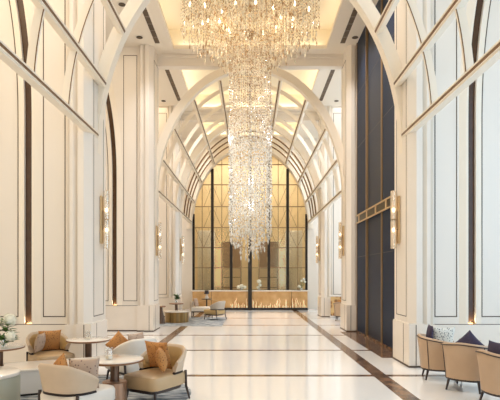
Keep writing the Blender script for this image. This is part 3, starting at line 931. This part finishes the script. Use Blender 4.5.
pl = bouquet((-3.02, 20.5, .685), 'small green leafy plant in vase on slim far table', [(.0, .0, .36, .04), (.08, .02, .3, .035)], 1.3, 60)
def bench():
    r = empty('lounge_seat', (-2.15, 22.0, .005), 0); tag(r, 'white upholstered lounge seat in front of gold counter', 'seat')
    MB().box(-.42, .42, -.35, .35, .26, .44).build('seat', M['leatherwhite'], r, bevel=.03, seg=3)
    MB().box(-.46, -.36, -.35, .35, .26, .68).build('backrest', M['leather'], r, bevel=.03, seg=3)
    MB().box(-.40, .40, -.33, .33, .22, .26).build('base_frame', M['legdark'], r)
    for sx in (-1, 1):
        for sy in (-1, 1): MB().box(sx * .37 - .02, sx * .37 + .02, sy * .3 - .02, sy * .3 + .02, 0, .22).build('leg', M['legdark'], r)
    return r
bench()
cushion((-2.37, 21.92, .645), (math.radians(78), 0, math.radians(72)), .38, M['taupe'], 'taupe cushion on white far lounge seat')
for ch in c4.children:
    if ch.name.startswith('backrest') and 'lining' not in ch.name: ch.data.materials[0] = M['leatherwhite']
cf = lounge((-1.42, 20.6, G), (-.80, .5), 'pale tub chair in far lounge seen from behind', inner='leathergold')
for ch in cf.children:
    if ch.name.startswith('backrest') and 'lining' not in ch.name: ch.data.materials[0] = M['leathergrey']
    if ch.name.startswith('seat'): ch.data.materials[0] = M['leathergold']
r = empty('side_table', (-2.0, 23.1, 0)); tag(r, 'dark slender side table beside white far lounge seat', 'table')
MB().cyl(.14, 0, .03, 24).build('base', M['black'], r, smooth=True); MB().cyl(.03, .03, .72, 16).build('column', M['black'], r, smooth=True); MB().cyl(.24, .72, .75, 32).build('table_top', M['legdark'], r, smooth=True)
r = empty('table_lamp', (-2.0, 23.1, .75)); tag(r, 'small dark topped lamp on slender far side table', 'lamp')
MB().lathe([(0, 0), (.07, 0), (.09, .06), (.04, .16), (.03, .24), (0, .24)], 20).build('lamp_base', M['leatherwhite'], r, smooth=True)
MB().lathe([(.05, .22), (.12, .22), (.09, .38), (.05, .38)], 20, closed=True).build('lamp_shade', M['legdark'], r, smooth=True)

# right far nook
ra = rchair((3.75, 20.2, 0), (.3, 1), 'beige armchair half hidden behind middle right pillar')
cush_on(ra, 0, -.08, .66, 0, .2, .40, M['orange'], 'orange patterned cushion in half hidden right armchair')
r = empty('screen_panel', (4.2, 21.4, 0)); tag(r, 'low amber patterned screen behind half hidden right armchair', 'screen')
MB().box(-.75, .75, -.03, .03, .1, .92).build('screen_face', spotted('amber_print', (196, 146, 86), (140, 96, 54), 5, .3, .5, (222, 186, 128)), r, bevel=.01)
MB().box(-.78, .78, -.05, .05, .92, .97).build('top_rail', M['whitestone'], r, bevel=.01); MB().box(-.78, .78, -.05, .05, 0, .1).build('base', M['whitestone'], r)

# ------------------------------------------------------------------ reception counter
def counter():
    r = empty('reception_counter', (0, 26.45, 0)); tag(r, 'long gold fronted reception counter below the bronze screen', 'counter')
    MB().box(-3.05, 3.05, .06, .55, .12, .98).build('body', M['goldpanel'], r)
    MB().box(-3.12, 3.12, 0, .62, .98, 1.04).build('countertop', M['plinth'], r, bevel=.01)
    MB().box(-3.05, 3.05, -.06, .5, 0, .12).build('base_strip', M['black'], r)
    for x in (-2.05, 2.2): MB().box(x - .012, x + .012, .05, .06, .12, .98).build('panel_joint', M['bronze'], r)
    rnd = random.Random(11)
    for k in range(64):
        x = -1.0 + 3.95 * k / 63 + rnd.uniform(-.06, .06)
        if abs(x) < .14: continue
        h = .1 + .42 * rnd.random() ** 2; w = rnd.uniform(-.05, .05)
        pts = [(x, -.02, .12), (x + w * .5, -.03, .12 + h * .35), (x - w * .3, -.02, .12 + h * .7), (x + w * .8, -.02, .12 + h)]
        MB().tube(pts, [.008, .009, .008, .004], 6).build('light_stem', M['stemlight'], r)
    pts = [(-3.0, .045, .52), (-2.6, .045, .46), (-2.2, .045, .56), (-1.7, .045, .5)]
    MB().tube(pts, .012, 6).build('gold_inlay', M['brass'], r)
counter()
o = MB(); o.box(-.10, .10, 26.28, 26.38, 0, 3.3); o = o.build('post', M['black'], bevel=.006); tag(o, 'black slender post standing before the centre of gold counter', 'post')
bouquet((-.45, 26.75, 1.04), 'low white bouquet on counter left of black post', [(.0, 0, .2, .12), (.16, 0, .16, .1), (-.16, 0, .16, .1)], 1.2, 24, True, .09, .1)
bouquet((.48, 26.75, 1.04), 'taller white bouquet on counter right of black post', [(0, 0, .46, .12), (.05, 0, .27, .1), (-.05, 0, .15, .09)], 1.0, 14, True, .07, .1)
bouquet((2.75, 26.75, 1.04), 'white orchid sprays at right end of gold counter', [(.12, 0, .58, .08), (.18, 0, .45, .07), (.0, 0, .5, .07), (-.12, 0, .2, .09)], 1.0, 14, True, .07, .12)

# ------------------------------------------------------------------ light
def area(name, loc, rot, sx, sy, power, color):
    l = bpy.data.lights.new(name, 'AREA'); l.shape = 'RECTANGLE'; l.size = sx; l.size_y = sy; l.energy = power; l.color = color
    o = bpy.data.objects.new(name, l); o.location = loc; o.rotation_euler = rot; col.objects.link(o); return o
def point(name, loc, power, color, rad=.1):
    l = bpy.data.lights.new(name, 'POINT'); l.energy = power; l.color = color; l.shadow_soft_size = rad
    o = bpy.data.objects.new(name, l); o.location = loc; col.objects.link(o); return o
COVE = (1.0, .90, .74); DAY = (.46, .72, 1.0); WARM = (1.0, .81, .58); NEU = (1.0, .985, 1.0)
area('daylight_right_front', (XW - .05, 5.0, 4.1), (0, PI / 2, 0), 7.4, 8.8, 850, DAY)
area('daylight_right_rear', (XW - .05, 19.5, 4.1), (0, PI / 2, 0), 7.4, 4.2, 480, DAY)
area('daylight_right_end', (XW - .05, 25.1, 4.1), (0, PI / 2, 0), 7.4, 3.2, 380, DAY)
for q in (-1, 1): area('back_opening_light', (q * 5.1, YB + .05, 3.8), (PI / 2, 0, 0), 3.3, 6.6, 330 if q < 0 else 420, WARM if q < 0 else DAY)  # right one is daylight; left one is a warm fill for the left walls
for i, (a, b) in enumerate(COFFERS):
    for s in (-1, 1):
        area('cove_light', (s * 2.70, (a + b) / 2, CEIL + .16), (PI, s * math.radians(-20), 0), .2, b - a - .1, 24 if a < 17 else 40, COVE)
    for yy, rx in ((a - .10, 1), (b + .10, -1)):
        area('cove_light', (0, yy, CEIL + .16), (PI + rx * math.radians(20), 0, 0), 4.8, .14, 16 if a < 17 else 26, COVE)
for a in range(4): point('chandelier_glow', (1.0 * math.cos(PI / 4 + a * PI / 2), CY + 1.0 * math.sin(PI / 4 + a * PI / 2), 8.35), 34, WARM, .25)
for z in (7.6, 6.8, 6.0, 5.2, 4.4, 3.7): point('column_glow', (0, CY, z), 15, NEU, .03)
area('left_aisle_lamps', (-5.2, 6.0, CEIL - .05), (0, 0, 0), 3, 6, 400, WARM)
area('left_wall_wash', (-XW + .05, 4.5, 4.0), (0, -PI / 2, 0), 6, 8, 100, WARM)  # unseen warm wash added to tint the right piers; no fixture on this wall
for yy in (9.85, 16.2):
    for q in (-1, 1): area('recess_uplight', (q * 4.42, yy + .135, PL + .03), (math.radians(170), 0, 0), .1, .03, 1.2, (1, .84, .58))
area('left_bay_lamps', (-5.2, 13.6, CEIL - .05), (0, 0, 0), 3, 4, 150, WARM)
area('nave_fill', (0, 7.0, CEIL + .65), (0, 0, 0), 4.4, 4.6, 330, NEU)  # unseen fill panel added across the front coffer
for s in (-1, 1): area('far_aisle_fill', (s * 5.2, 21.5, CEIL - .05), (0, 0, 0), 3, 8, 420 if s < 0 else 360, WARM if s < 0 else NEU)  # unseen fill added to brighten the far aisles and vault
area('beyond_lamps', (0, 29.2, CEIL - .05), (0, 0, 0), 6, 2.5, 650, NEU)
def spot(name, loc, power, color, ang=110):
    l = bpy.data.lights.new(name, 'SPOT'); l.energy = power; l.color = color; l.spot_size = math.radians(ang); l.spot_blend = 1.0; l.shadow_soft_size = .12
    o = bpy.data.objects.new(name, l); o.location = loc; col.objects.link(o); return o
for y in (11.8, 13.4, 15.0, 18.6, 20.4, 24.0, 25.4):
    for s in (-1, 1): spot('ceiling_fill_spot', (s * 2.7, y, CEIL - .06), 900 if y > 11 else 640, NEU)  # added floor fill, set apart from the unlit downlight fixtures
w = bpy.data.worlds.new('world'); sc.world = w; w.use_nodes = True
w.node_tree.nodes['Background'].inputs['Color'].default_value = (.82, .91, 1, 1)
w.node_tree.nodes['Background'].inputs['Strength'].default_value = 1.5

# ------------------------------------------------------------------ camera
cam = bpy.data.cameras.new('camera'); co = bpy.data.objects.new('camera', cam); col.objects.link(co)
co.location = (0, 0, 1.8); co.rotation_euler = (PI / 2, 0, 0)
cam.sensor_width = 36; cam.lens = 36; cam.shift_y = .152; cam.clip_start = .05
sc.camera = co
sc.view_settings.view_transform = 'Standard'; sc.view_settings.look = 'None'; sc.view_settings.gamma = 1
sc.view_settings.use_curve_mapping = False
sc.view_settings.exposure = -1.27
sc.cycles.use_denoising = True
sc.cycles.max_bounces = 9; sc.cycles.diffuse_bounces = 5; sc.cycles.glossy_bounces = 4; sc.cycles.transparent_max_bounces = 24
sc.cycles.sample_clamp_indirect = 6
